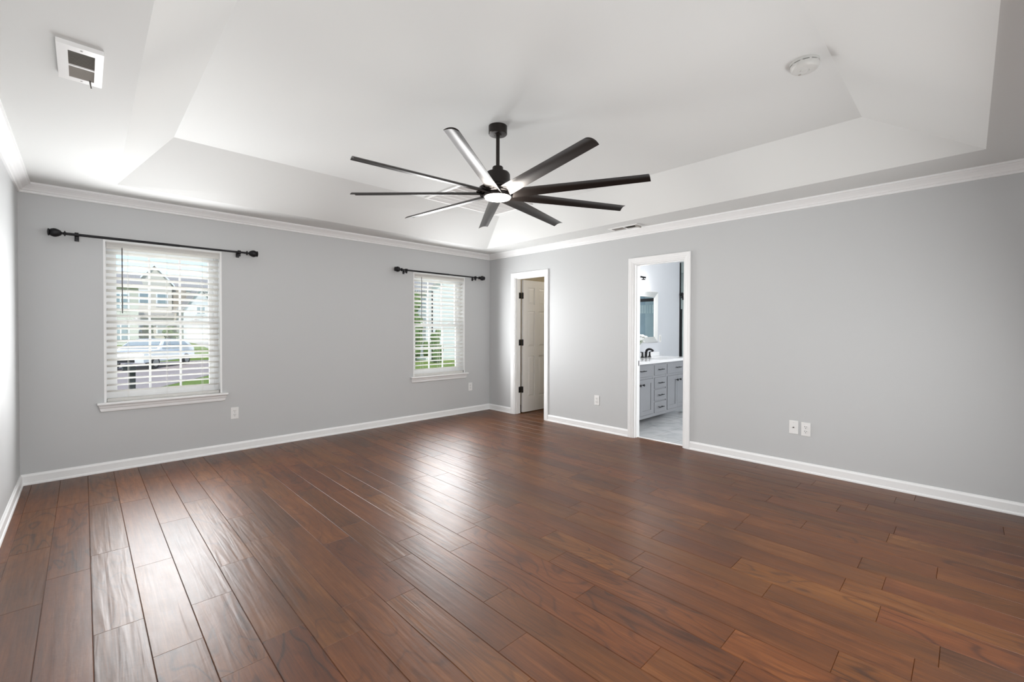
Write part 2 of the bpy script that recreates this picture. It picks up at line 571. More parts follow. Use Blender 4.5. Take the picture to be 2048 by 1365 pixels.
struct(run_profile(crown, (WX, 0), (0, 0), (0, -1)).build('trim_1', M['trim']), 'white crown moulding above the window wall', 'crown moulding')
struct(run_profile(crown, (0, 0), (0, NY), (-1, 0)).build('trim_2', M['trim']), 'white crown moulding above the doorway wall', 'crown moulding')
struct(run_profile(crown, (WX, NY), (WX, 0), (1, 0)).build('trim_3', M['trim']), 'white crown moulding above the left wall', 'crown moulding')

base = [(0, 0), (0.020, 0), (0.0205, 0.008), (0.018, 0.016), (0.013, 0.0195), (0.013, 0.070), (0.011, 0.074), (0.007, 0.080), (0.005, 0.0875), (0, 0.0875)]
def run_plain(prof, p0, p1, nrm, m0=0, m1=0):
    p0, p1, nrm = Vector((*p0, 0)), Vector((*p1, 0)), Vector((*nrm, 0))
    d = (p1 - p0).normalized()
    mb = MB(); bm = mb.bm
    A = [bm.verts.new(p0 + nrm * a + d * a * m0 + Vector((0, 0, z))) for a, z in prof]
    B = [bm.verts.new(p1 + nrm * a - d * a * m1 + Vector((0, 0, z))) for a, z in prof]
    n = len(prof)
    bm.faces.new(A); bm.faces.new(B[::-1])
    for i in range(n): bm.faces.new((A[i], B[i], B[(i + 1) % n], A[(i + 1) % n]))
    bmesh.ops.recalc_face_normals(bm, faces=bm.faces)
    return mb
CW = 0.064       # casing width
struct(run_plain(base, (WX, 0), (0, 0), (0, -1), 1, 1).build('baseboard_back', M['trim']), 'white baseboard under the windows', 'baseboard')
m = run_plain(base, (0, 0), (0, D1[0] + CW), (-1, 0), 1, 0)
for a, b_ in ((D1[1] - CW, D2[0] + CW), (D2[1] - CW, NY)):
    q = run_plain(base, (0, a), (0, b_), (-1, 0))
    me = bpy.data.meshes.new('t'); q.bm.to_mesh(me); m.bm.from_mesh(me); bpy.data.meshes.remove(me)
struct(m.build('baseboard_right', M['trim']), 'white baseboard along the doorway wall', 'baseboard')
struct(run_plain(base, (WX, NY), (WX, 0), (1, 0), 0, 1).build('baseboard_left', M['trim']), 'white baseboard along the left wall', 'baseboard')

# ---------------------------------------------------------------- floor planks
PW = 0.1633
X0 = -4.759 - 2 * PW
joints_seen = [(-4.67, -2.061), (-4.826, -2.316), (-4.503, -1.893), (-4.518, -2.775), (-4.336, -1.023), (-4.346, -2.219),
 (-4.352, -3.1), (-4.18, -1.644), (-4.186, -2.809), (-4.012, -1.329), (-4.015, -2.514), (-4.188, -3.398), (-3.84, -2.318),
 (-3.858, -3.504), (-3.358, -3.096), (-3.526, -3.4), (-3.036, -3.231), (-3.202, -3.717), (-2.703, -3.689), (-2.879, -3.997),
 (-2.212, -3.402), (-2.533, -3.477), (-1.873, -3.642), (-2.049, -3.942), (-2.38, -3.998), (-1.721, -4.092), (-1.391, -4.244),
 (-1.228, -4.539), (-2.228, -4.603), (-1.9, -4.85), (-2.719, -4.598), (-3.042, -4.431), (-3.337, -3.999), (-2.234, -5.208),
 (-1.531, -3.332), (-1.215, -3.341)]
rnd = random.Random(11)
fm = bmesh.new()
lay = fm.loops.layers.float_color.new('plank')
def plank(x0, x1, y0, y1, col):
    g, h = 0.0024, 0.0028
    o_ = [fm.verts.new(p) for p in ((x0, y0, -h), (x1, y0, -h), (x1, y1, -h), (x0, y1, -h))]
    i_ = [fm.verts.new(p) for p in ((x0 + g, y0 + g * .6, 0), (x1 - g, y0 + g * .6, 0), (x1 - g, y1 - g * .6, 0), (x0 + g, y1 - g * .6, 0))]
    fs = [fm.faces.new(i_)]
    for k in range(4):
        fs.append(fm.faces.new((o_[k], o_[(k + 1) % 4], i_[(k + 1) % 4], i_[k])))
    for f_ in fs:
        for l_ in f_.loops: l_[lay] = col
def fill_column(x0, x1, ya, yb, seen):
    """ya > yb; joints at the seen places, random lengths elsewhere"""
    js = sorted(seen, reverse=True)
    marks = [ya]
    anchors = js + [yb]
    for t in anchors:
        while marks[-1] - t > 1.35:
            nx = marks[-1] - rnd.uniform(0.45, 1.2)
            if nx - t < 0.3: nx = t + (marks[-1] - t) * 0.5
            marks.append(nx)
        marks.append(t)
    for a, b_ in zip(marks, marks[1:]):
        if a - b_ < 0.01: continue
        plank(x0, x1, b_, a, (rnd.random(), rnd.random(), rnd.random(), 1))
k = 0
while True:
    x0 = X0 + k * PW; x1 = x0 + PW
    if x0 > 0.0: break
    seen = [y for x, y in joints_seen if x0 < x < x1]
    fill_column(max(x0, WX), min(x1, 0.02), -0.002, NY, seen)
    k += 1
# the same boards run on into the closet
for q in range(10):
    x0 = 0.02 + q * PW
    fill_column(x0, x0 + PW, -0.05, -1.5, [])
# threshold strip of boards in the bathroom doorway
plank(0.02, 0.085, D2[1], D2[0], (0.8, 0.7, 0.6, 1))
me = bpy.data.meshes.new('floor'); fm.to_mesh(me); fm.free()
me.materials.append(M['floor'])
fl = bpy.data.objects.new('floor', me); COL.objects.link(fl)
struct(fl, 'glossy reddish brown hand-scraped plank floor', 'floor')
m = MB().box(WX - .1, 2.0, NY - .1, 0.1, -0.08, -0.004)
struct(m.build('floor_subfloor', M['dark']), 'subfloor under the planks', 'floor')

# ---------------------------------------------------------------- door casings and jambs
cas = [(0, 0), (0.008, 0), (0.012, 0.006), (0.013, 0.020), (0.016, 0.026), (0.017, 0.044), (0.019, 0.050), (0.019, 0.060), (0.016, CW), (0, CW)]  # (out, width from opening)
def casing(dy0, dy1, trimno, label):
    """dy0 far, dy1 near; casing on the room side (x<0), jamb lining the opening"""
    mb = MB(); bm = mb.bm
    # three runs with mitred corners: path far-bottom, far-top, near-top, near-bottom
    def ring(kind):
        vs = []
        for out_, w in cas:
            x = -out_
            if kind == 0: p = (x, dy0 + w, 0)
            elif kind == 1: p = (x, dy0 + w, DH + w)
            elif kind == 2: p = (x, dy1 - w, DH + w)
            else: p = (x, dy1 - w, 0)
            vs.append(bm.verts.new(p))
        return vs
    rs = [ring(i) for i in range(4)]
    n = len(cas)
    for A, B in zip(rs, rs[1:]):
        for i in range(n): bm.faces.new((A[i], A[(i + 1) % n], B[(i + 1) % n], B[i]))
    bm.faces.new(rs[0]); bm.faces.new(rs[3][::-1])
    bmesh.ops.recalc_face_normals(bm, faces=bm.faces)
    jt = 0.018
    mb.box(-0.001, WT + .001, dy0 - jt + .004, dy0 + .004, 0, DH + .004)
    mb.box(-0.001, WT + .001, dy1 - .004, dy1 + jt - .004, 0, DH + .004)
    mb.box(-0.001, WT + .001, dy1 + jt - .004, dy0 - jt + .004, DH - jt + .004, DH + .004)
    # door stops
    mb.box(0.030, 0.068, dy0 - jt - .010 + .004, dy0 - jt + .004, 0, DH - jt + .004)
    mb.box(0.030, 0.068, dy1 + jt - .004, dy1 + jt + .010 - .004, 0, DH - jt + .004)
    mb.box(0.031, 0.067, dy1 + jt + .006, dy0 - jt - .006, DH - jt - .006, DH - jt + .004)
    struct(mb.build('trim_%d' % trimno, M['trim']), label, 'door frame')
casing(D1[0], D1[1], 4, 'white casing around the closet doorway with the open door')
casing(D2[0], D2[1], 5, 'white casing around the bathroom doorway')

# ---------------------------------------------------------------- closet door leaf
HY = D1[0] - 0.020
leaf = thing('door_1', (0.118, HY, 0), 'white six-panel door standing open inside the closet doorway', 'door', None, 'structure')
m = MB()
LW, LT = 0.60, 0.035
lx0, lx1 = 0.142, 0.142 + LW
ly0, ly1 = HY - LT + .012, HY + .012
m.box(lx0 + .01, lx1 - .01, ly0 + .011, ly1 - .011, 0.02, 2.004)
# rails and stiles standing proud on both faces
rails = [(0.012, 0.235), (0.86, 1.00), (1.545, 1.645), (1.90, 2.012)]
cols = [(0, 0.105), (0.255, 0.345), (0.495, LW)]
for a, b_ in rails: m.box(lx0 + cols[0][1], lx0 + cols[2][0], ly0, ly1, a, b_)
for a, b_ in (cols[0], cols[2]): m.box(lx0 + a, lx0 + b_, ly0, ly1, 0.012, 2.012)
for (a, b_) in ((0.235, 0.86), (1.00, 1.545), (1.645, 1.90)): m.box(lx0 + cols[1][0], lx0 + cols[1][1], ly0, ly1, a, b_)
# raised fields
for (a, b_) in ((0.235, 0.86), (1.00, 1.545), (1.645, 1.90)):
    for (c, d) in ((0.105, 0.255), (0.345, 0.495)):
        for s, yy in ((-1, ly0 + .011), (1, ly1 - .011)):
            i = 0.034
            y2 = yy + s * 0.009
            p = [(lx0 + c + .008, a + .008), (lx0 + d - .008, a + .008), (lx0 + d - .008, b_ - .008), (lx0 + c + .008, b_ - .008)]
            q = [(lx0 + c + i, a + i), (lx0 + d - i, a + i), (lx0 + d - i, b_ - i), (lx0 + c + i, b_ - i)]
            P = [m.bm.verts.new((x, yy, z)) for x, z in p]; Q = [m.bm.verts.new((x, y2, z)) for x, z in q]
            m.bm.faces.new(Q)
            for kk in range(4): m.bm.faces.new((P[kk], P[(kk + 1) % 4], Q[(kk + 1) % 4], Q[kk]))
bmesh.ops.recalc_face_normals(m.bm, faces=m.bm.faces)
m.build('door_leaf', M['door'], leaf)
for zc in (1.772, 1.066, 0.356):
    h = MB()
    h.box(0.072, 0.121, HY - 0.0005, HY + .0035, zc - .045, zc + .045, 0.001)
    h.box(0.1385, 0.1425, HY - .022, HY + .011, zc - .045, zc + .045, 0.0008)
    h.box(0.121, 0.150, HY - .0240, HY - .0225, zc - .045, zc + .045, 0.0005)
    h.tube([(0.129, HY - .020, zc - .047), (0.129, HY - .020, zc + .047)], 0.0075, 12)
    hh = h.build('hinge', M['black'], leaf)
    hh['label'] = 'black butt hinge'
kn = MB()
kx = lx1 - 0.06
for s, yy in ((-1, ly0), (1, ly1)):
    kn.lathe([(0.0, 0), (0.03, 0), (0.03, 0.006), (0.012, 0.010), (0.012, 0.03), (0.026, 0.036), (0.028, 0.05), (0.02, 0.06), (0, 0.062)],
             Matrix.Translation((kx, yy, 0.95)) @ Matrix.Rotation(R(90) * (1 if s < 0 else -1), 4, 'X'), 20)
kn.build('door_knob', M['black'], leaf, True)

# closet shell
m = MB()
m.box(0.115, 1.70, -0.06, -0.02, 0, 2.43)
m.box(1.62, 1.70, -1.5, -0.02, 0, 2.43)
m.box(0.115, 1.70, -1.60, -1.5, 0, 2.43)
struct(m.build('wall_closet', M['beige']), 'beige walls inside the closet', 'wall')
light('closet_fill', 'POINT', (1.0, -1.15, 2.25), 5, (1, 0.93, 0.82), radius=0.08)  # added fill to lift the closet interior, no fixture
struct(MB().box(0.115, 1.70, -1.6, -0.02, 2.43, 2.47).build('ceiling_closet', M['ceil']), 'closet ceiling', 'ceiling')

# ---------------------------------------------------------------- windows
def make_window(x0, x1, number, label):
    loc = ((x0 + x1) / 2, 0, WZ0)
    w = thing('window_%d' % number, loc, label, 'window', None, 'structure')
    t = 0.016
    m = MB()
    m.frame(x0, x1, WZ0, WZ1, t, t, 0, t, -0.004, WB)
    m.build('jamb', M['trim'], w)
    m = MB()
    f = 0.035
    a0, a1, c0, c1 = x0 + t, x1 - t, WZ0 + .03, WZ1 - t
    m.frame(a0, a1, c0, c1, f, f, f, f, 0.085, 0.150)
    m.box(x0 + .001, x1 - .001, 0.101, WB, WZ0 + .001, c0 + .001)
    m.build('window_frame', M['vinyl'], w)
    b0, b1 = a0 + f, a1 - f
    mid = 1.320
    def sash(nm, z0, z1, ya, yb, top):
        s = MB()
        st = 0.040
        s.frame(b0, b1, z0, z1, st, st, (.048 if not top else .036), (.040 if top else .048), ya, yb)
        mw = 0.016
        ym = (ya + yb) / 2
        for q in (1, 2):
            xm = b0 + st + (b1 - b0 - 2 * st) * q / 3
            s.box(xm - mw / 2, xm + mw / 2, ym - .007, ym + .007, z0 + .02, z1 - .02, .002)
        zm = (z0 + z1) / 2 + (0.0 if top else 0.0)
        s.box(b0 + .02, b1 - .02, ym - .0065, ym + .0065, zm - mw / 2, zm + mw / 2, .002)
        so = s.build(nm, M['vinyl'], w)
        MB().box(b0 + .03, b1 - .03, ym - .0025, ym + .0025, z0 + .03, z1 - .03).build('pane', M['glass'], so)
        return so
    sash('upper_sash', mid - .018, c1 - f + .01, 0.122, 0.145, True)
    lo = sash('lower_sash', c0 + f - .01, mid + .024, 0.094, 0.117, False)
    for q in (0.22, 0.80):
        xm = b0 + (b1 - b0) * q
        lk = MB().box(xm - .03, xm + .03, 0.082, 0.112, mid + .024, mid + .032, .003)
        lk.lathe([(0.012, 0), (0.012, 0.012), (0, 0.014)], Matrix.Translation((xm, 0.098, mid + .032)), 14)
        lk.box(xm - .002, xm + .032, 0.088, 0.096, mid + .036, mid + .044, .002)
        lk.build('sash_lock', M['vinyl'], lo)
    # stool with horns and apron
    s = MB()
    s.box(x0 - .046, x1 + .046, -0.052, 0.0, WZ0 - .006, WZ0 + .014, .006, seg=3)
    s.box(x0 + t + .0005, x1 - t - .0005, -0.004, 0.10, WZ0 - .006, WZ0 + .013)
    s.build('window_sill', M['trim'], w, True)
    ap = [(-0.001, WZ0 - .068), (-0.010, WZ0 - .068), (-0.016, WZ0 - .062), (-0.017, WZ0 - .040), (-0.024, WZ0 - .030), (-0.027, WZ0 - .016), (-0.040, WZ0 - .008), (-0.040, WZ0 - .006), (-0.001, WZ0 - .006)]
    q = MB()
    A = [q.bm.verts.new((x0 - .036 - y * 0.0 + (0.014 if z < WZ0 - .05 else (0.006 if z < WZ0 - .02 else 0)), y, z)) for y, z in ap]
    B = [q.bm.verts.new((x1 + .036 - (0.014 if z < WZ0 - .05 else (0.006 if z < WZ0 - .02 else 0)), y, z)) for y, z in ap]
    n = len(ap)
    q.bm.faces.new(A); q.bm.faces.new(B[::-1])
    for i in range(n): q.bm.faces.new((A[i], B[i], B[(i + 1) % n], A[(i + 1) % n]))
    bmesh.ops.recalc_face_normals(q.bm, faces=q.bm.faces)
    q.build('apron', M['trim'], w)
    return w
make_window(*WIN1, 1, 'white double-hung window nearest the left wall')
make_window(*WIN2, 2, 'white double-hung window nearest the room corner')

# ---------------------------------------------------------------- blinds
def make_blind(x0, x1, label):
    a, b_ = x0 + .019, x1 - .019
    t = thing('window_blind', ((x0 + x1) / 2, 0.04, WZ0 + .014), label, 'blind', 'white slatted blinds')
    v = [(0.002, 1.966), (-0.004, 1.966), (-0.008, 1.972), (-0.008, 1.984), (-0.004, 1.988), (-0.004, 2.010), (-0.007, 2.014), (-0.010, 2.026), (-0.010, 2.027), (0.002, 2.027)]
    MB().prism([(y, z) for y, z in v], a, b_, 'x').build('valance', M['slat'], t)
    MB().box(a, b_, 0.006, 0.062, 1.978, 2.026).build('headrail', M['vinyl'], t)
    s = MB()
    pitch, dep, th, tilt = 0.0560, 0.060, 0.0028, R(19)
    z = 1.945
    zs = []
    while z > WZ0 + .075:
        zs.append(z)
        mt = Matrix.Translation((0, 0.036, z - 0.008)) @ Matrix.Rotation(-tilt, 4, 'X')
        s.box(a + .002, b_ - .002, -dep / 2, dep / 2, -th / 2, th / 2, 0.0010, mt, 1)
        z -= pitch
    s.build('slats', M['slat'], t)
    MB().box(a + .002, b_ - .002, 0.010, 0.064, WZ0 + .0155, WZ0 + .040, .004).build('bottom_rail', M['slat'], t)
    wd = b_ - a
    for q in (0.17, 0.50, 0.83):
        c = MB()
        xx = a + wd * q
        for yy in (0.0045, 0.0675):
            c.tube([(xx, yy, WZ0 + .03), (xx, yy, 1.985)], 0.0009, 5)
        c.tube([(xx + .008, 0.036, WZ0 + .03), (xx + .008, 0.036, 1.985)], 0.0008, 5)
        c.build('ladder_cord', M['cord'], t)
    xw = a + wd * 0.125
    wnd = MB()
    wnd.tube([(xw, -0.014, 1.985), (xw, -0.014, 1.972), (xw, -0.013, 1.40)], [0.002, 0.0042, 0.0042], 8)
    wnd.build('tilt_wand', M['wand'], t, True)
    hb = MB().box(b_ - .004, b_ + .004, 0.000, 0.008, WZ0 + .016, WZ0 + .050, .001)
    hb.build('hold_down_clip', M['screw'], t)
    return t
make_blind(*WIN1, 'white wide-slat blind in the window nearest the left wall')
make_blind(*WIN2, 'white wide-slat blind in the window nearest the room corner')

# ---------------------------------------------------------------- curtain rods
def make_rod(xc, half, br, label):
    zr, yr = 2.047, -0.080
    t = thing('curtain_rod', (xc, 0, zr), label, 'curtain rod', 'black curtain rods')
    X = Matrix.Rotation(R(90), 4, 'Y')
    m = MB().tube([(xc - half, yr, zr), (xc + 0.1, yr, zr)], 0.0110, 14)
    m.tube([(xc + 0.08, yr, zr), (xc + half, yr, zr)], 0.0095, 14)
    m.build('rod', M['black'], t, True)
    fin = [(0.010, -0.004), (0.012, 0), (0.022, 0.004), (0.022, 0.009), (0.010, 0.014), (0.010, 0.024), (0.019, 0.029), (0.028, 0.042), (0.0345, 0.058), (0.0355, 0.070),
           (0.031, 0.084), (0.024, 0.093), (0.029, 0.097), (0.029, 0.103), (0.02, 0.107), (0, 0.109)]
    for s in (-1, 1):
        f = MB().lathe(fin, Matrix.Translation((xc + s * half, yr, zr)) @ Matrix.Rotation(R(90) * s, 4, 'Y'), 24)
        f.build('finial', M['black'], t, True)
        b = MB()
        xb = xc + s * br
        b.box(xb - .014, xb + .014, -0.007, 0.0, zr - .045, zr + .012, .002)
        b.box(xb - .006, xb + .006, yr, -0.004, zr - .026, zr - .016, .002)
        b.lathe([(0.019, -0.012), (0.019, 0.012), (0.0115, 0.012), (0.0115, -0.012)], Matrix.Translation((xb, yr, zr)) @ X, 20, False)
        b.lathe([(0.0105, -0.042), (0.012, -0.040), (0.012, -0.018), (0.006, -0.012), (0.006, -0.008)], Matrix.Translation((xb, yr, zr)), 14)
        b.build('bracket', M['black'], t, True)
    return t
make_rod(-4.060, 0.655, 0.592, 'black curtain rod with urn finials over the window nearest the left wall')
make_rod(-0.945, 0.655, 0.590, 'black curtain rod with urn finials over the window nearest the room corner')

# ---------------------------------------------------------------- outlets
def make_outlet(label, loc, face, blank=False):
    """face 'y' on the window wall, 'x' on the doorway wall; built facing -y and turned"""
    t = thing('cable_plate' if blank else 'wall_outlet', (0, 0, 0), label, 'wall plate' if blank else 'outlet', 'white wall plates')
    MB().box(-0.036, 0.036, -0.006, 0.0, -0.060, 0.060, 0.0025).build('cover_plate', M['plastic'], t)
    if blank:
        m = MB().lathe([(0.0055, 0), (0.0055, 0.010), (0.003, 0.011), (0, 0.011)], Matrix.Translation((0, -0.005, 0)) @ Matrix.Rotation(R(90), 4, 'X'), 12)
        m.build('coax_jack', M['screw'], t)
    else:
        for zc in (0.020, -0.020):
            r = MB()
            r.lathe([(0.0165, 0), (0.0165, 0.0035), (0.0155, 0.004), (0, 0.004)], Matrix.Translation((0, -0.0055, zc)) @ Matrix.Rotation(R(90), 4, 'X'), 24)
            ro = r.build('receptacle', M['plastic'], t)
            s = MB()
            s.box(-0.0085, -0.0055, -0.0103, -0.0090, zc + .000, zc + .010)
            s.box(0.0055, 0.0085, -0.0103, -0.0090, zc + .001, zc + .009)
            s.lathe([(0.003, 0), (0.003, 0.0013)], Matrix.Translation((0, -0.0090, zc - .008)) @ Matrix.Rotation(R(90), 4, 'X'), 10)
            s.build('slots', M['dark'], ro)
    MB().lathe([(0.0028, 0), (0.0028, 0.001), (0, 0.0015)], Matrix.Translation((0, -0.006, 0.0 if not blank else 0.043)) @ Matrix.Rotation(R(90), 4, 'X'), 8).build('screw', M['offwhite'], t)
    t.location = loc
    if face == 'x': t.rotation_euler = (0, 0, R(-90))
    return t
make_outlet('white duplex outlet right of the left window', (-3.498, 0, 0.393), 'y')
make_outlet('white duplex outlet in the corner right of the far window', (-0.390, 0, 0.390), 'y')
make_outlet('white duplex outlet between the two doorways', (0, -2.043, 0.381), 'x')
make_outlet('white cable wall plate right of the bathroom doorway', (0, -4.182, 0.389), 'x', True)
make_outlet('white duplex outlet right beside the cable plate', (0, -4.276, 0.384), 'x')

# ---------------------------------------------------------------- ceiling fan
FX, FY = -2.427, -2.859
ZB = 2.262
fan = thing('ceiling_fan', (FX, FY, TZ), 'large dark nine-blade ceiling fan with a lit lamp hanging from the tray ceiling', 'ceiling fan')
T = Matrix.Translation((FX, FY, 0))
MB().lathe([(0.0, TZ), (0.068, TZ), (0.068, 2.700), (0.064, 2.695), (0.030, 2.693), (0.024, 2.686), (0, 2.686)], T, 40).build('canopy', M['fan'], fan, True)
MB().lathe([(0.0135, 2.70), (0.0135, 2.43)], T, 20).build('downrod', M['fan'], fan, True)
MB().lathe([(0.014, 2.462), (0.036, 2.460), (0.040, 2.454), (0.040, 2.420), (0.036, 2.416)], T, 32).build('coupling', M['fan'], fan, True)
MB().lathe([(0.0, 2.426), (0.060, 2.424), (0.082, 2.416), (0.090, 2.402), (0.092, 2.340), (0.104, 2.322), (0.130, 2.306), (0.140, 2.300), (0.140, 2.288), (0.132, 2.284), (0, 2.284)], T, 48).build('motor_housing', M['fan'], fan, True)
MB().lathe([(0.130, 2.286), (0.130, 2.266), (0.122, 2.260), (0, 2.260)], T, 48).build('blade_hub', M['fan'], fan, True)
kit = MB().lathe([(0.108, 2.272), (0.106, 2.242), (0.102, 2.238), (0.0965, 2.238), (0.0965, 2.262)], T, 48, False).build('lamp_ring', M['fan'], fan, True)
ln = MB().lathe([(0.0962, 2.252), (0.0962, 2.238), (0.091, 2.228), (0.070, 2.222), (0.04, 2.219), (0, 2.218)], T, 48).build('lamp_lens', M['lens'], fan, True)
ln['label'] = 'glowing white lamp lens'
def blade_mesh():
    r0, r1 = 0.100, 1.067
    bm = MB()
    t = bm.bm
    n = 12
    K = 16
    secs = []
    for k in range(K + 1):
        f = k / K
        r = r0 + (r1 - r0) * f
        c = 0.110 - 0.020 * f
        al = R(12.2) + R(5) * (1 - f)
        up_, lo_ = [], []
        for i in range(n + 1):
            u = i / n - 0.5                         # -.5 high edge .. +.5 low edge
            camber = 0.013 * (1 - (2 * u) ** 2) * c / 0.09
            th = 0.0035 * (1 - (2 * u) ** 4) + 0.0008
            for lst, s in ((up_, 1), (lo_, -1)):
                y0, z0 = u * c, camber + s * th - 0.006
                y = y0 * math.cos(al) + z0 * math.sin(al)
                z = -y0 * math.sin(al) + z0 * math.cos(al)
                lst.append(Vector((r + (0.010 * u if k == K else 0), y, z)))
        secs.append([t.verts.new(p) for p in up_] + [t.verts.new(p) for p in lo_[::-1]])
    q = len(secs[0])
    for A, B in zip(secs, secs[1:]):
        for i in range(q): t.faces.new((A[i], A[(i + 1) % q], B[(i + 1) % q], B[i]))
    t.faces.new(secs[0]); t.faces.new(secs[-1][::-1])
    bmesh.ops.recalc_face_normals(t, faces=t.faces)
    return bm
b0 = blade_mesh().build('blade', M['fan'], fan, True, world=False)
br = MB().box(0.06, 0.155, -0.030, 0.030, 0.006, 0.016, .003)
br.build('blade_bracket', M['fan'], b0, False, world=False)
PH = 28.1938 - 8 * PI
for i in range(9):
    b = b0 if i == 0 else copy_tree(b0, fan)
    b.location = (0, 0, ZB - TZ)
    b.rotation_euler = (0, 0, PH - i * 2 * PI / 9)
lp = light('fan_lamp', 'POINT', (FX, FY, 2.175), 22, (1, 0.95, 0.88), radius=0.09)

# ---------------------------------------------------------------- ceiling items
v = thing('ceiling_vent', (-4.616, -2.57, CZ), 'white louvred ceiling vent near the left wall', 'vent', 'ceiling vents')
vx0, vx1, vy0, vy1 = -4.690, -4.547, -2.735, -2.385
ix0, ix1, iy0, iy1 = -4.656, -4.574, -2.690, -2.425
m = MB()
zb_, zt_ = CZ - .018, CZ
m.frame(vx0, vx1, vy0, vy1, ix0 - vx0, vx1 - ix1, iy0 - vy0, vy1 - iy1, zb_, zt_, 'xy')
ym = (iy0 + iy1) / 2 + .012
m.box(ix0, ix1, ym - .005, ym + .005, zb_ + .001, zt_)
m.build('vent_frame', M['plastic'], v)
MB().box(ix0 - .002, ix1 + .002, iy0 - .002, iy1 + .002, CZ - .0025, CZ - .0005).build('duct_opening', M['dark'], v)
for (a, b_, sgn, nm) in ((iy0, ym - .005, 1, 'louvers'), (ym + .005, iy1, -1, 'louvers')):
    m = MB()
    n = 11
    for i in range(n):
        yc = a + (i + .5) * (b_ - a) / n
        m.box(ix0, ix1, -0.0070, 0.0070, -0.0006, 0.0006, 0, Matrix.Translation((0, yc, CZ - .011)) @ Matrix.Rotation(sgn * R(48), 4, 'X'))
    m.build(nm, M['grille'], v)
m = MB().tube([(-4.588, -2.432, CZ - .012), (-4.586, -2.414, CZ - .026), (-4.583, -2.408, CZ - .040)], 0.003, 8)
m.build('damper_lever', M['screw'], v)
for yy in (vy0 + .02, vy1 - .02):
    MB().lathe([(0, -0.0012), (0.0045, -0.0008), (0.0045, 0.0005)], Matrix.Translation((-4.615, yy, CZ - .018)), 10).build('screw', M['screw'], v)

v = thing('ceiling_vent', (-0.200, -2.55, CZ), 'small slotted ceiling vent above the wall between the doorways', 'vent', 'ceiling vents')
m = MB()
vx0, vx1, vy0, vy1 = -0.262, -0.128, -2.735, -2.365
ix0, ix1, iy0, iy1 = -0.240, -0.150, -2.700, -2.400
m.frame(vx0, vx1, vy0, vy1, ix0 - vx0, vx1 - ix1, iy0 - vy0, vy1 - iy1, CZ - .008, CZ, 'xy')
ym = (iy0 + iy1) / 2
m.box(ix0, ix1, ym - .006, ym + .006, CZ - .008, CZ)
m.build('vent_frame', M['plastic'], v)
MB().box(ix0 - .002, ix1 + .002, iy0 - .002, iy1 + .002, CZ - .002, CZ - .0005).build('duct_opening', M['dark'], v)
for a, b_, sg in ((iy0, ym - .006, 1), (ym + .006, iy1, -1)):
    m = MB()
    for i in range(8):
        yc = a + (i + .5) * (b_ - a) / 8
        m.box(ix0, ix1, -0.008, 0.008, -0.0006, 0.0006, 0, Matrix.Translation((0, yc, CZ - .007)) @ Matrix.Rotation(sg * R(35), 4, 'X'))
    m.build('louvers', M['grille'], v)
MB().box(-0.262, -0.140, -2.722, -2.716, CZ - .026, CZ - .006, .001).build('damper_lever', M['grille'], v)

g = thing('return_air_grille', (-1.31, -1.35, TZ), 'large white return air grille on the raised ceiling behind the fan', 'vent')
gx0, gx1, gy0, gy1 = -1.845, -0.775, -1.660, -0.985
m = MB()
fw = 0.035
m.frame(gx0, gx1, gy0, gy1, fw, fw, fw, fw, TZ - .014, TZ, 'xy')
for q in range(1, 6):
    yc = gy0 + fw + (gy1 - gy0 - 2 * fw) * q / 6
    m.box(gx0 + fw, gx1 - fw, yc - .006, yc + .006, TZ - .013, TZ, .002)
m.build('grille_frame', M['plastic'], g)
MB().box(gx0 + .03, gx1 - .03, gy0 + .03, gy1 - .03, TZ - .002, TZ - .0005).build('filter_panel', M['grille'], g)
m = MB()
n = 54
for i in range(n):
    yc = gy0 + fw + (i + .5) * (gy1 - gy0 - 2 * fw) / n
    m.box(gx0 + fw, gx1 - fw, -0.0055, 0.0055, -0.0005, 0.0005, 0, Matrix.Translation((0, yc, TZ - .008)) @ Matrix.Rotation(R(-32), 4, 'X'))
m.build('louvers', M['plastic'], g)

d = thing('smoke_detector', (-1.745, -4.628, TZ), 'round white smoke detector on the ceiling near the sloped edge', 'smoke detector')
Td = Matrix.Translation((-1.745, -4.628, 0))
MB().lathe([(0.0, TZ), (0.070, TZ), (0.071, TZ - .016), (0, TZ - .016)], Td, 40).build('mounting_base', M['offwhite'], d, True)
MB().lathe([(0.062, TZ - .014), (0.062, TZ - .022)], Td, 40).build('vent_band', M['dark'], d, True)
m = MB().lathe([(0.0, TZ - .020), (0.069, TZ - .020), (0.068, TZ - .032), (0.062, TZ - .044), (0.052, TZ - .050), (0.024, TZ - .0505), (0.022, TZ - .048), (0.019, TZ - .048), (0.017, TZ - .052), (0, TZ - .053)], Td, 40)
for i in range(10):
    an = 2 * PI * i / 10
    m.box(0.058, 0.0685, -0.006, 0.006, TZ - .023, TZ - .013, 0, Td @ Matrix.Rotation(an, 4, 'Z'))
m.build('detector_cover', M['offwhite'], d, True)
MB().box(-1.725, -1.712, -4.605, -4.592, TZ - .0512, TZ - .048, .001).build('status_light', M['grille'], d)

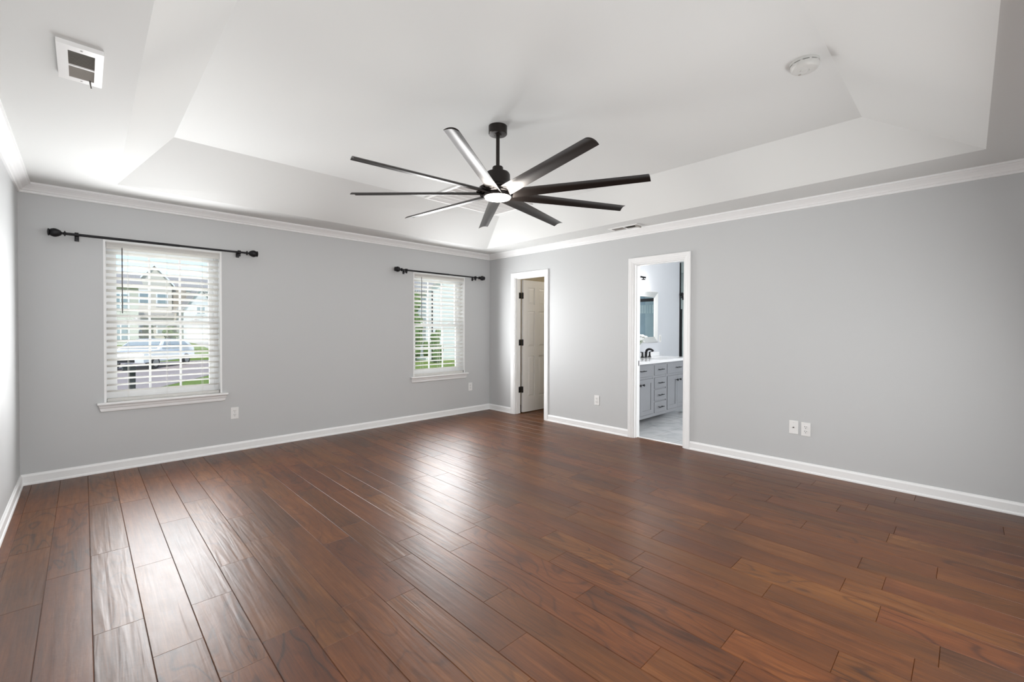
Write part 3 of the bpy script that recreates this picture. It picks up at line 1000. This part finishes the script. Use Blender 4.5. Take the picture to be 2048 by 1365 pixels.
# ---------------------------------------------------------------- bathroom
BY = -1.82                      # wall behind the vanity
m = MB().box(0.115, 4.3, -5.2, -5.1, -0.02, 2.43)
struct(m.build('wall_bathroom_front', M['bathwall']), 'bathroom wall facing the vanity', 'wall')
m = MB().box(0.115, 2.745, BY, BY + .1, -0.02, 2.43)
struct(m.build('wall_bathroom', M['bathwall']), 'pale bathroom wall behind the vanity', 'wall')
struct(MB().box(0.115, 4.3, -5.2, BY + .1, 2.43, 2.48).box(2.6, 4.3, BY + .1, -1.05, 2.43, 2.48).build('ceiling_bathroom', M['ceil']), 'bathroom ceiling', 'ceiling')
struct(MB().box(0.086, 4.3, -5.2, BY + .1, -0.03, 0.002).box(2.6, 4.3, BY + .1, -1.05, -0.03, 0.002).build('floor_bathroom', M['marble']), 'pale marble tile floor in the bathroom', 'floor')
struct(MB().box(0.060, 0.086, D2[1], D2[0], -0.001, 0.008, .003).build('trim_6', M['trim']), 'pale threshold strip in the bathroom doorway', 'threshold')
m = MB().box(4.2, 4.3, -5.2, BY, -0.02, 1.62); m.box(4.2, 4.3, -5.2, BY, 1.80, 2.43)
w_ = MB().box(4.2, 4.3, BY, -1.05, -0.02, 2.43); w_.box(2.645, 2.745, BY + .1, -1.05, -0.02, 2.43); w_.box(2.645, 4.3, -1.1, -1.0, -0.02, 2.43)
struct(w_.build('wall_shower_back', M['whitetile']), 'white tiled back of the shower', 'wall')
for q in (m.bm.verts,): pass
struct(m.build('wall_shower', M['bluetile']), 'slate blue tiled shower wall', 'wall')
struct(MB().box(4.205, 4.3, -5.2, BY, 1.62, 1.80).build('trim_7', M['mosaic']), 'pale mosaic band in the shower wall', 'tile band')

# vanity
V0, V1, VF, VK, VT = 0.150, 1.985, -2.330, BY, 0.815
van = thing('bathroom_vanity', ((V0 + V1) / 2, -2.08, 0.002), 'grey painted double vanity with drawers and panelled doors', 'vanity')
m = MB()
m.box(V0, V1, VF + .004, VK - .002, 0.105, VT)
for xx in (V0, V1 - .06):
    for yy in (VF + .004, VK - .066):
        m.box(xx + .0005, xx + .0595, yy + .0005, yy + .0595, 0.002, 0.11)
m.box(V0 + .046, V1 - .046, VF - .003, VF + .010, 0.098, 0.140)          # lower rail
m.box(V0 + .046, V1 - .046, VF - .003, VF + .010, VT - .030, VT - .001)
m.box(V0 + .046, V1 - .046, VF - .003, VF + .010, 0.618, 0.645)
for xx, ww in ((V0, .045), (0.868, .036), (1.232, .036), (V1 - .045, .045)):
    m.box(xx + (.0005 if xx < 1.9 else -.0005), xx + ww, VF - .004, VF + .010, 0.1055, VT - .0005)
m.build('cabinet_body', M['cab'], van)
def shaker(x0, x1, z0, z1, nm, fr=0.055):
    q = MB()
    q.box(x0 + .001, x1 - .001, VF - .0035, VF + .006, z0 + .001, z1 - .001)
    if fr:
        q.frame(x0, x1, z0, z1, fr, fr, fr, fr, VF - .011, VF - .0036)
    else:
        q.box(x0, x1, VF - .010, VF - .0036, z0, z1, .002)
    return q.build(nm, M['cab'], van)
def pull(x, z, par):
    p = MB().tube([(x - .065, VF - .046, z), (x + .065, VF - .046, z)], 0.0055, 10)
    for s in (-.045, .045): p.tube([(x + s, VF - .016, z), (x + s, VF - .046, z)], 0.0045, 8)
    p.build('handle', M['black'], par, True)['label'] = 'black bar pull'
def knob(x, z, par):
    p = MB().lathe([(0.006, 0), (0.006, 0.014), (0.014, 0.018), (0.016, 0.026), (0.012, 0.031), (0, 0.032)], Matrix.Translation((x, VF - .018, z)) @ Matrix.Rotation(R(90), 4, 'X'), 18)
    p.build('knob', M['black'], par, True)['label'] = 'black round knob'
for (x0, x1, hx) in ((0.200, 0.862, 0.560), (0.908, 1.228, 1.048), (1.272, 1.936, 1.560)):
    dr = shaker(x0, x1, 0.648, 0.786, 'drawer', 0)
    pull(hx, 0.728, dr)
for z0, z1 in ((0.471, 0.616), (0.303, 0.451), (0.142, 0.284)):
    dr = shaker(0.908, 1.228, z0, z1, 'drawer', 0)
    pull(1.048, (z0 + z1) / 2 + .002, dr)
for x0, x1, kx in ((0.200, 0.528, 0.486), (0.532, 0.864, 0.574), (1.272, 1.568, 1.526), (1.572, 1.936, 1.620)):
    dr = shaker(x0, x1, 0.145, 0.613, 'door')
    knob(kx, 0.548, dr)
ct = MB()
ct.box(V0 - .02, V1 + .02, VF - .030, VK, VT, VT + .038, .004)
cto = tag(ct.build('countertop', M['quartz']), 'white stone countertop with backsplash on the grey vanity', 'countertop')
MB().box(V0 - .02, V1 + .02, VK - .016, VK, VT + .038, VT + .10, .002).build('backsplash', M['quartz'], cto)
sk = MB().lathe([(0.215, 0.0395), (0.215, 0.0405), (0.205, 0.0405), (0.20, 0.0392)], Matrix.Translation((1.42, -2.11, VT)) @ Matrix.Diagonal((1, .72, 1, 1)), 40, True)
sk.build('sink_rim', M['ceramic'], cto, True)

# faucet
ft = VT + .038
fa = thing('faucet', (1.405, -1.935, ft), 'black widespread faucet on the vanity countertop', 'faucet')
m = MB()
m.box(1.380, 1.430, -1.955, -1.912, ft, ft + .006, .002)
sp_ = [(0, 0), (0, .05), (-.001, .078), (-.008, .100), (-.024, .117), (-.048, .125), (-.074, .123), (-.098, .113), (-.116, .097)]
m.tube([(1.405, -1.934 + a_, ft + b_) for a_, b_ in sp_], [.022, .020, .020, .019, .018, .017, .016, .015, .014], 16)
m.build('spout', M['black'], fa, True)
for s in (-1, 1):
    h = MB().lathe([(0.024, 0), (0.024, 0.004), (0.015, 0.03), (0.013, 0.07), (0.011, 0.082), (0, 0.084)], Matrix.Translation((1.405 + s * .105, -1.934, ft)), 18)
    h.tube([(1.405 + s * .105, -1.934, ft + .077), (1.405 + s * .165, -1.940, ft + .084)], [0.008, 0.006], 8)
    h.build('handle', M['black'], fa, True)

# flowers
fl_x, fl_y = 0.98, -1.99
va = thing('flower_vase', (fl_x, fl_y, ft), 'white flowers in a pale vase on the vanity countertop', 'flowers')
MB().lathe([(0, ft), (0.035, ft), (0.048, ft + .05), (0.042, ft + .11), (0.026, ft + .135), (0.030, ft + .15), (0.024, ft + .15), (0.020, ft + .13)], Matrix.Translation((fl_x, fl_y, 0)), 24, False).build('vase', M['ceramic'], va, True)
rf = random.Random(4)
sm = MB()
for i in range(24):
    an, rr_ = rf.uniform(0, 2 * PI), rf.uniform(0.0, 0.13)
    c = Vector((fl_x + rr_ * 1.5 * math.cos(an) + .13, fl_y + rr_ * math.sin(an) * .7 + .02, ft + .300 + rf.uniform(-.05, .05) - rr_ * .2))
    pm = MB().blob(c, (.011, .011, .010), 1, .2, i)
    for k in range(6):
        a2 = k * PI / 3 + rf.random()
        pm.blob(c + Vector((math.cos(a2) * .016, math.sin(a2) * .016, rf.uniform(-.004, .008))), (.021, .021, .011), 1, .2, i * 7 + k)
    pm.build('bloom', M['petal'], va, True)
    sm.tube([(fl_x, fl_y, ft + .10), tuple(c)], 0.002, 5)
sm.build('stems', M['stem'], va)

# mirror
mi = thing('framed_mirror', (1.50, BY, 1.065), 'silver-framed mirror above the vanity', 'mirror')
mx0, mx1, mz0, mz1, fwid = 1.06, 1.918, 1.066, 1.858, 0.088
q = MB(); bm = q.bm
prof = [(0.0, -0.002), (0.0, -0.030), (0.012, -0.036), (0.072, -0.020), (0.076, -0.024), (fwid, -0.020), (fwid, -0.006)]   # (inset, y)
rings = []
for ins, yy in prof:
    rings.append([bm.verts.new((x, BY + yy, z)) for x, z in ((mx0 + ins, mz0 + ins), (mx1 - ins, mz0 + ins), (mx1 - ins, mz1 - ins), (mx0 + ins, mz1 - ins))])
for A, B in zip(rings, rings[1:]):
    for i in range(4): bm.faces.new((A[i], A[(i + 1) % 4], B[(i + 1) % 4], B[i]))
bmesh.ops.recalc_face_normals(bm, faces=bm.faces)
q.build('mirror_frame', M['chrome'], mi)
MB().box(mx0 + fwid - .004, mx1 - fwid + .004, BY - .012, BY - .006, mz0 + fwid - .004, mz1 - fwid + .004).build('mirror_glass', M['mirror'], mi)

# vanity light
vl = thing('vanity_light', (1.15, BY, 2.04), 'lit bathroom wall light with a frosted glass shade above the mirror', 'wall light')
m = MB().box(0.86, 1.395, BY - .112, BY - .088, 2.030, 2.054, .003)
m.box(1.02, 1.20, BY - .022, BY, 1.99, 2.09, .004)
m.tube([(1.11, BY - .015, 2.042), (1.11, BY - .10, 2.042)], 0.009, 10)
m.build('light_bar', M['black'], vl)
for xx in (0.90, 1.335):
    c = MB().lathe([(0.010, 2.034), (0.010, 2.018), (0.028, 2.016), (0.028, 2.004), (0.052, 2.000), (0.052, 1.992), (0, 1.992)], Matrix.Translation((xx, BY - .10, 0)), 24)
    c.build('shade_cap', M['black'], vl, True)
    c = MB().lathe([(0.050, 1.994), (0.050, 1.845), (0.044, 1.842), (0, 1.842)], Matrix.Translation((xx, BY - .10, 0)), 24)
    c.build('glass_shade', M['bulb'], vl, True)

# switch plate on the bathroom wall
sw = thing('light_switch', (2.045, BY, 1.127), 'white light switch plate right of the bathroom mirror', 'switch')
MB().box(2.009, 2.081, BY - .006, BY, 1.067, 1.187, .002).build('cover_plate', M['plastic'], sw)
MB().box(2.028, 2.062, BY - .009, BY - .004, 1.092, 1.162, .002).build('rocker', M['offwhite'], sw)

# shower enclosure
SX = 2.74
sh = thing('shower_enclosure', (SX, -3.0, 0.002), 'black-framed glass shower enclosure beyond the vanity', 'shower')
MB().box(SX - .012, SX + .012, BY - .016, BY, 0.002, 2.415, .002).build('wall_channel', M['black'], sh)
MB().box(SX - .004, SX + .004, -4.2, BY - .012, 0.06, 2.415).build('glass_panel', M['shower'], sh)
MB().box(SX - .018, SX - .008, -4.2, BY - .05, 1.775, 1.830, .002).build('slide_rail', M['black'], sh)
for yy in (-1.875, -2.62, -3.3):
    m = MB()
    m.lathe([(0.030, 0), (0.030, 0.02), (0.012, 0.024), (0.012, 0.03), (0, 0.03)], Matrix.Translation((SX - .018, yy, 1.87)) @ Matrix.Rotation(R(-90), 4, 'Y'), 20)
    m.box(SX - .030, SX - .012, yy - .018, yy + .018, 1.80, 1.87, .002)
    m.build('roller_clamp', M['black'], sh, True)
MB().box(SX - .010, SX + .010, BY - .043, BY - .021, 0.06, 1.62, .002).build('door_stile', M['black'], sh)
MB().box(SX - .06, SX + .06, -4.2, BY, 0.002, 0.06, .004).build('curb', M['marble'], sh)

# strike plate on the bathroom jamb
sp = MB().box(0.070, 0.100, D2[0] - .0160, D2[0] - .0132, 0.84, 0.90, .0005)
tag(sp.build('strike_plate', M['black']), 'black latch strike plate on the bathroom door jamb', 'strike plate')

# ---------------------------------------------------------------- outdoors
GZ = -1.0
struct(MB().box(-70, 110, 0.3, 150, GZ - .5, GZ).build('ground_lawn', M['grass']), 'green lawn outside the windows', 'lawn')
struct(MB().prism([(-40, 8.0), (-7.0, 8.0), (-2.9, 15.5), (-0.29, 20.0), (4.2, 27.0), (4.2, 32.0), (-40, 32.0)], GZ, GZ + .02, 'z').build('street', M['asphalt']), 'pale street outside the left window', 'street')
struct(MB().prism([(32.0, GZ), (48.0, -0.30), (75.0, -0.28), (75.0, GZ - .3), (32.0, GZ - .3)], -40, 12, 'x').build('ground_bank', M['grass']), 'green bank across the street', 'lawn')
struct(MB().prism([(32.0, GZ), (48.0, -0.30), (53.7, -0.296), (53.7, -0.28), (48.0, -0.28), (32.0, GZ + .02)], 3.4, 6.2, 'x').build('driveway', M['concrete']), 'pale driveway across the street', 'driveway')

def gable_house(name, x0, x1, y0, y1, eave, ridge, wallm, label, axis='y', wins=(), garage=None, roofm='roof', over=0.35):
    h = thing(name, ((x0 + x1) / 2, (y0 + y1) / 2, GZ), label, 'house', 'houses outside')
    m = MB()
    z0 = GZ
    if axis == 'y':       # ridge along y, gable faces the viewer
        xm = (x0 + x1) / 2
        m.prism([(x0, z0), (x1, z0), (x1, eave), (xm, ridge), (x0, eave)], y0, y1, 'y')
    else:
        ym = (y0 + y1) / 2
        m.prism([(y0, z0), (y1, z0), (y1, eave), (ym, ridge), (y0, eave)], x0, x1, 'x')
    m.build('walls', wallm, h)
    r = MB()
    if axis == 'y':
        k = (ridge - eave) / (xm - x0)
        for s, xa in ((-1, x0), (1, x1)):
            r.prism([(xa + s * over, eave - k * over + .02), (xm, ridge + .02), (xm, ridge + .22), (xa + s * over, eave - k * over + .2)], y0 - over, y1 + over, 'y')
    else:
        k = (ridge - eave) / (ym - y0)
        for s, ya in ((-1, y0), (1, y1)):
            r.prism([(ya + s * over, eave - k * over + .02), (ym, ridge + .02), (ym, ridge + .22), (ya + s * over, eave - k * over + .2)], x0 - over, x1 + over, 'x')
    r.build('roof', M[roofm], h)
    for (wx, wz, ww, wh) in wins:
        f = MB().box(wx - ww / 2 - .12, wx + ww / 2 + .12, y0 - .06, y0 + .02, wz - wh / 2 - .12, wz + wh / 2 + .12, .01)
        f.box(wx - .05, wx + .05, y0 - .09, y0, wz - wh / 2, wz + wh / 2)
        fo = f.build('window', M['vinyl'], h)
        MB().box(wx - ww / 2, wx + ww / 2, y0 - .075, y0 - .05, wz - wh / 2, wz + wh / 2).build('pane', M['carglass'], fo)
    if garage:
        gx, gw, gh = garage
        q = MB().box(gx - gw / 2, gx + gw / 2, y0 - .05, y0 + .02, GZ, GZ + gh, .01)
        for i in range(1, 4):
            q.box(gx - gw / 2, gx + gw / 2, y0 - .07, y0, GZ + gh * i / 4 - .02, GZ + gh * i / 4 + .02)
        q.build('garage_door', M['vinyl'], h)
    return h
gable_house('house', -13.0, -0.95, 48, 57, 5.0, 6.5, M['tansiding'], 'tan house across the street behind the left window wand', 'x',
            [(-2.2, 3.6, 1.0, 1.4), (-5.6, 3.2, 1.0, 1.5), (-2.2, 0.8, 1.0, 1.4)])
hB = gable_house('house', -0.5, 9.5, 60, 70, 6.1, 7.6, M['creamsiding'], 'cream gabled house in the middle of the left window view', 'x',
            [(0.3, 4.6, .8, 1.4), (1.9, 4.6, .9, 1.4), (0.3, 1.2, .9, 1.5), (1.9, 1.2, 1.4, 1.5)])
q = MB().prism([(-0.4, GZ), (2.8, GZ), (2.8, 6.3), (1.2, 8.3), (-0.4, 6.3)], 59.3, 64.9, 'y')
q.build('front_gable', M['creamsiding'], hB)
q = MB()
for s_, xa in ((-1, -0.4), (1, 2.8)):
    q.prism([(xa + s_ * .25, 6.0), (1.2, 8.32), (1.2, 8.55), (xa + s_ * .25, 6.22)], 59.0, 64.9, 'y')
q.build('gable_roof', M['vinyl'], hB)
for wx, wz in ((0.35, 4.7), (1.9, 4.5), (0.35, 1.4), (1.9, 1.2)):
    f = MB().box(wx - .55, wx + .55, 59.2, 59.31, wz - .8, wz + .8, .01)
    fo = f.build('window', M['vinyl'], hB)
    MB().box(wx - .42, wx + .42, 59.18, 59.205, wz - .68, wz + .68).build('pane', M['carglass'], fo)
MB().box(2.85, 4.2, 59.85, 60.01, 3.2, 6.0).build('stone_panel', M['stone'], hB)
MB().box(-0.6, 2.9, 58.2, 59.29, 2.65, 2.95, .02).build('porch_roof', M['roof'], hB)
gable_house('house', 3.2, 6.3, 54, 59, 3.3, 5.6, M['whitesiding'], 'white gabled garage house at the right of the left window view', 'y',
            [(4.75, 3.3, .7, .9)], (4.75, 2.6, 2.2), over=.25)
# neighbour outside the corner window
nb = gable_house('house', 13.15, 26, 22.0, 38, 4.0, 8.6, M['whitesiding'], 'white sided neighbouring house outside the corner window', 'y',
                 [(20.5, 2.6, 1.0, 1.5)])
MB().tube([(13.65, 21.93, GZ), (13.65, 21.93, 4.0)], 0.05, 8).build('downspout', M['tyre'], nb)

# car: white sport utility wagon parked across the street
def make_car(loc, rz, k):
    c = thing('car', (0, 0, 0), 'white car parked on the street outside the left window', 'car')
    prof = [(-2.30, 0.42), (-2.34, 0.75), (-2.25, 0.98), (-1.10, 1.10), (-0.35, 1.62), (0.30, 1.70), (1.60, 1.66), (2.05, 1.30), (2.25, 1.05), (2.30, 0.60), (2.25, 0.40)]
    m = MB(); bm = m.bm
    def width(z): return 0.92 if z < 1.12 else 0.92 - (z - 1.12) * 0.42
    A = [bm.verts.new((x, -width(z), z)) for x, z in prof]; B = [bm.verts.new((x, width(z), z)) for x, z in prof]
    n = len(prof)
    bm.faces.new(A); bm.faces.new(B[::-1])
    for i in range(n): bm.faces.new((A[i], B[i], B[(i + 1) % n], A[(i + 1) % n]))
    bmesh.ops.triangulate(bm, faces=[f for f in bm.faces if len(f.verts) > 4])
    bmesh.ops.recalc_face_normals(bm, faces=bm.faces)
    body = m.build('body', M['carpaint'], c)
    for nm, pl in (('windscreen', [(-1.02, -0.80, 1.155), (-1.02, 0.80, 1.155), (-0.42, 0.66, 1.575), (-0.42, -0.66, 1.575)]),
                   ('rear_window', [(2.03, -0.74, 1.34), (2.03, 0.74, 1.34), (1.66, 0.64, 1.62), (1.66, -0.64, 1.62)])):
        q = MB(); dx = -0.02 if nm == 'windscreen' else 0.02
        q.quad(*[(x + dx, y, z + .015) for x, y, z in pl])
        w = q.build(nm, M['carglass'], c)
        w.modifiers.new('t', 'SOLIDIFY').thickness = 0.01
    for s in (-1, 1):
        for (xa, xb, xc, xd) in ((-0.85, 0.02, 0.02, -0.30), (0.10, 0.95, 0.95, 0.10), (1.03, 1.80, 1.50, 1.03)):
            q = MB()
            q.quad((xa, s * 0.925, 1.14), (xb, s * 0.925, 1.14), (xc, s * (width(1.56) + .01), 1.56), (xd, s * (width(1.56) + .01), 1.56))
            w = q.build('side_window', M['carglass'], c)
            w.modifiers.new('t', 'SOLIDIFY').thickness = 0.008
        for xw in (-1.42, 1.42):
            w = MB().lathe([(0.0, -0.10), (0.24, -0.10), (0.35, -0.09), (0.36, 0), (0.35, 0.10), (0.24, 0.11), (0, 0.11)], Matrix.Translation((xw, s * 0.84, 0.36)) @ Matrix.Rotation(R(90), 4, 'X'), 24)
            wo_ = w.build('wheel', M['tyre'], c, True)
            MB().lathe([(0.0, -0.125), (0.22, -0.12), (0.22, 0.12), (0, 0.125)], Matrix.Translation((xw, s * 0.84, 0.36)) @ Matrix.Rotation(R(90), 4, 'X'), 16).build('hubcap', M['grille'], wo_, True)
    MB().box(-2.37, -2.2, -0.55, 0.55, 0.45, 0.72, .02).build('front_grille', M['tyre'], c)
    for s in (-1, 1):
        MB().box(-2.33, -2.15, s * .62 - .16, s * .62 + .16, 0.76, 0.92, .03).build('headlight', M['plastic'], c)
    c.location = loc
    c.rotation_euler = (0, 0, rz)
    c.scale = (k, k, k * 0.84)
    return c
make_car((-1.80, 27.6, GZ + .02), R(57), 1.13)

mb_ = thing('mailbox', (-3.77, 9.0, GZ), 'black mailbox on a post outside the left window', 'mailbox')
MB().box(-3.83, -3.70, 8.94, 9.06, GZ, 0.2, .01).build('post', M['mailbox'], mb_)
m = MB().prism([(-3.94, 0.2), (-3.70, 0.2), (-3.70, 0.32), (-3.74, 0.37), (-3.82, 0.39), (-3.90, 0.37), (-3.94, 0.32)], 8.8, 9.2, 'y')
m.build('box', M['mailbox'], mb_)

# shrubs
def shrub(name, loc, size, label, seed, n=26):
    t = thing(name, loc, label, 'shrub', 'shrubs outside')
    r_ = random.Random(seed)
    m = MB()
    for i in range(n):
        u = Vector((r_.gauss(0, .4), r_.gauss(0, .4), r_.uniform(.12, .95)))
        k = 1.1 - u.z * .6
        m.blob((loc[0] + u.x * size[0] * k, loc[1] + u.y * size[1] * k, loc[2] + u.z * size[2]), (size[0] * .3, size[1] * .3, size[2] * .14), 2, .5, seed + i)
    m.build('foliage', M['leaf'], t)
    MB().tube([loc, (loc[0], loc[1], loc[2] + size[2] * .6)], [0.08, 0.04], 8).build('stem', M['bark'], t)
shrub('tall_shrub', (11.75, 21.5, GZ), (0.8, 0.8, 4.4), 'tall green shrub at the left edge of the corner window view', 3, 40)
shrub('low_shrub', (12.35, 19.6, GZ), (0.5, 0.5, 2.2), 'lower shrub against the white neighbouring house', 5, 26)
shrub('low_shrub', (0.2, 55.0, -0.30), (0.7, 0.8, 2.0), 'low dark shrub before the cream house', 21)
shrub('low_shrub', (1.8, 52.5, -0.30), (0.8, 0.8, 1.6), 'round shrub between the cream house and the white garage', 22)
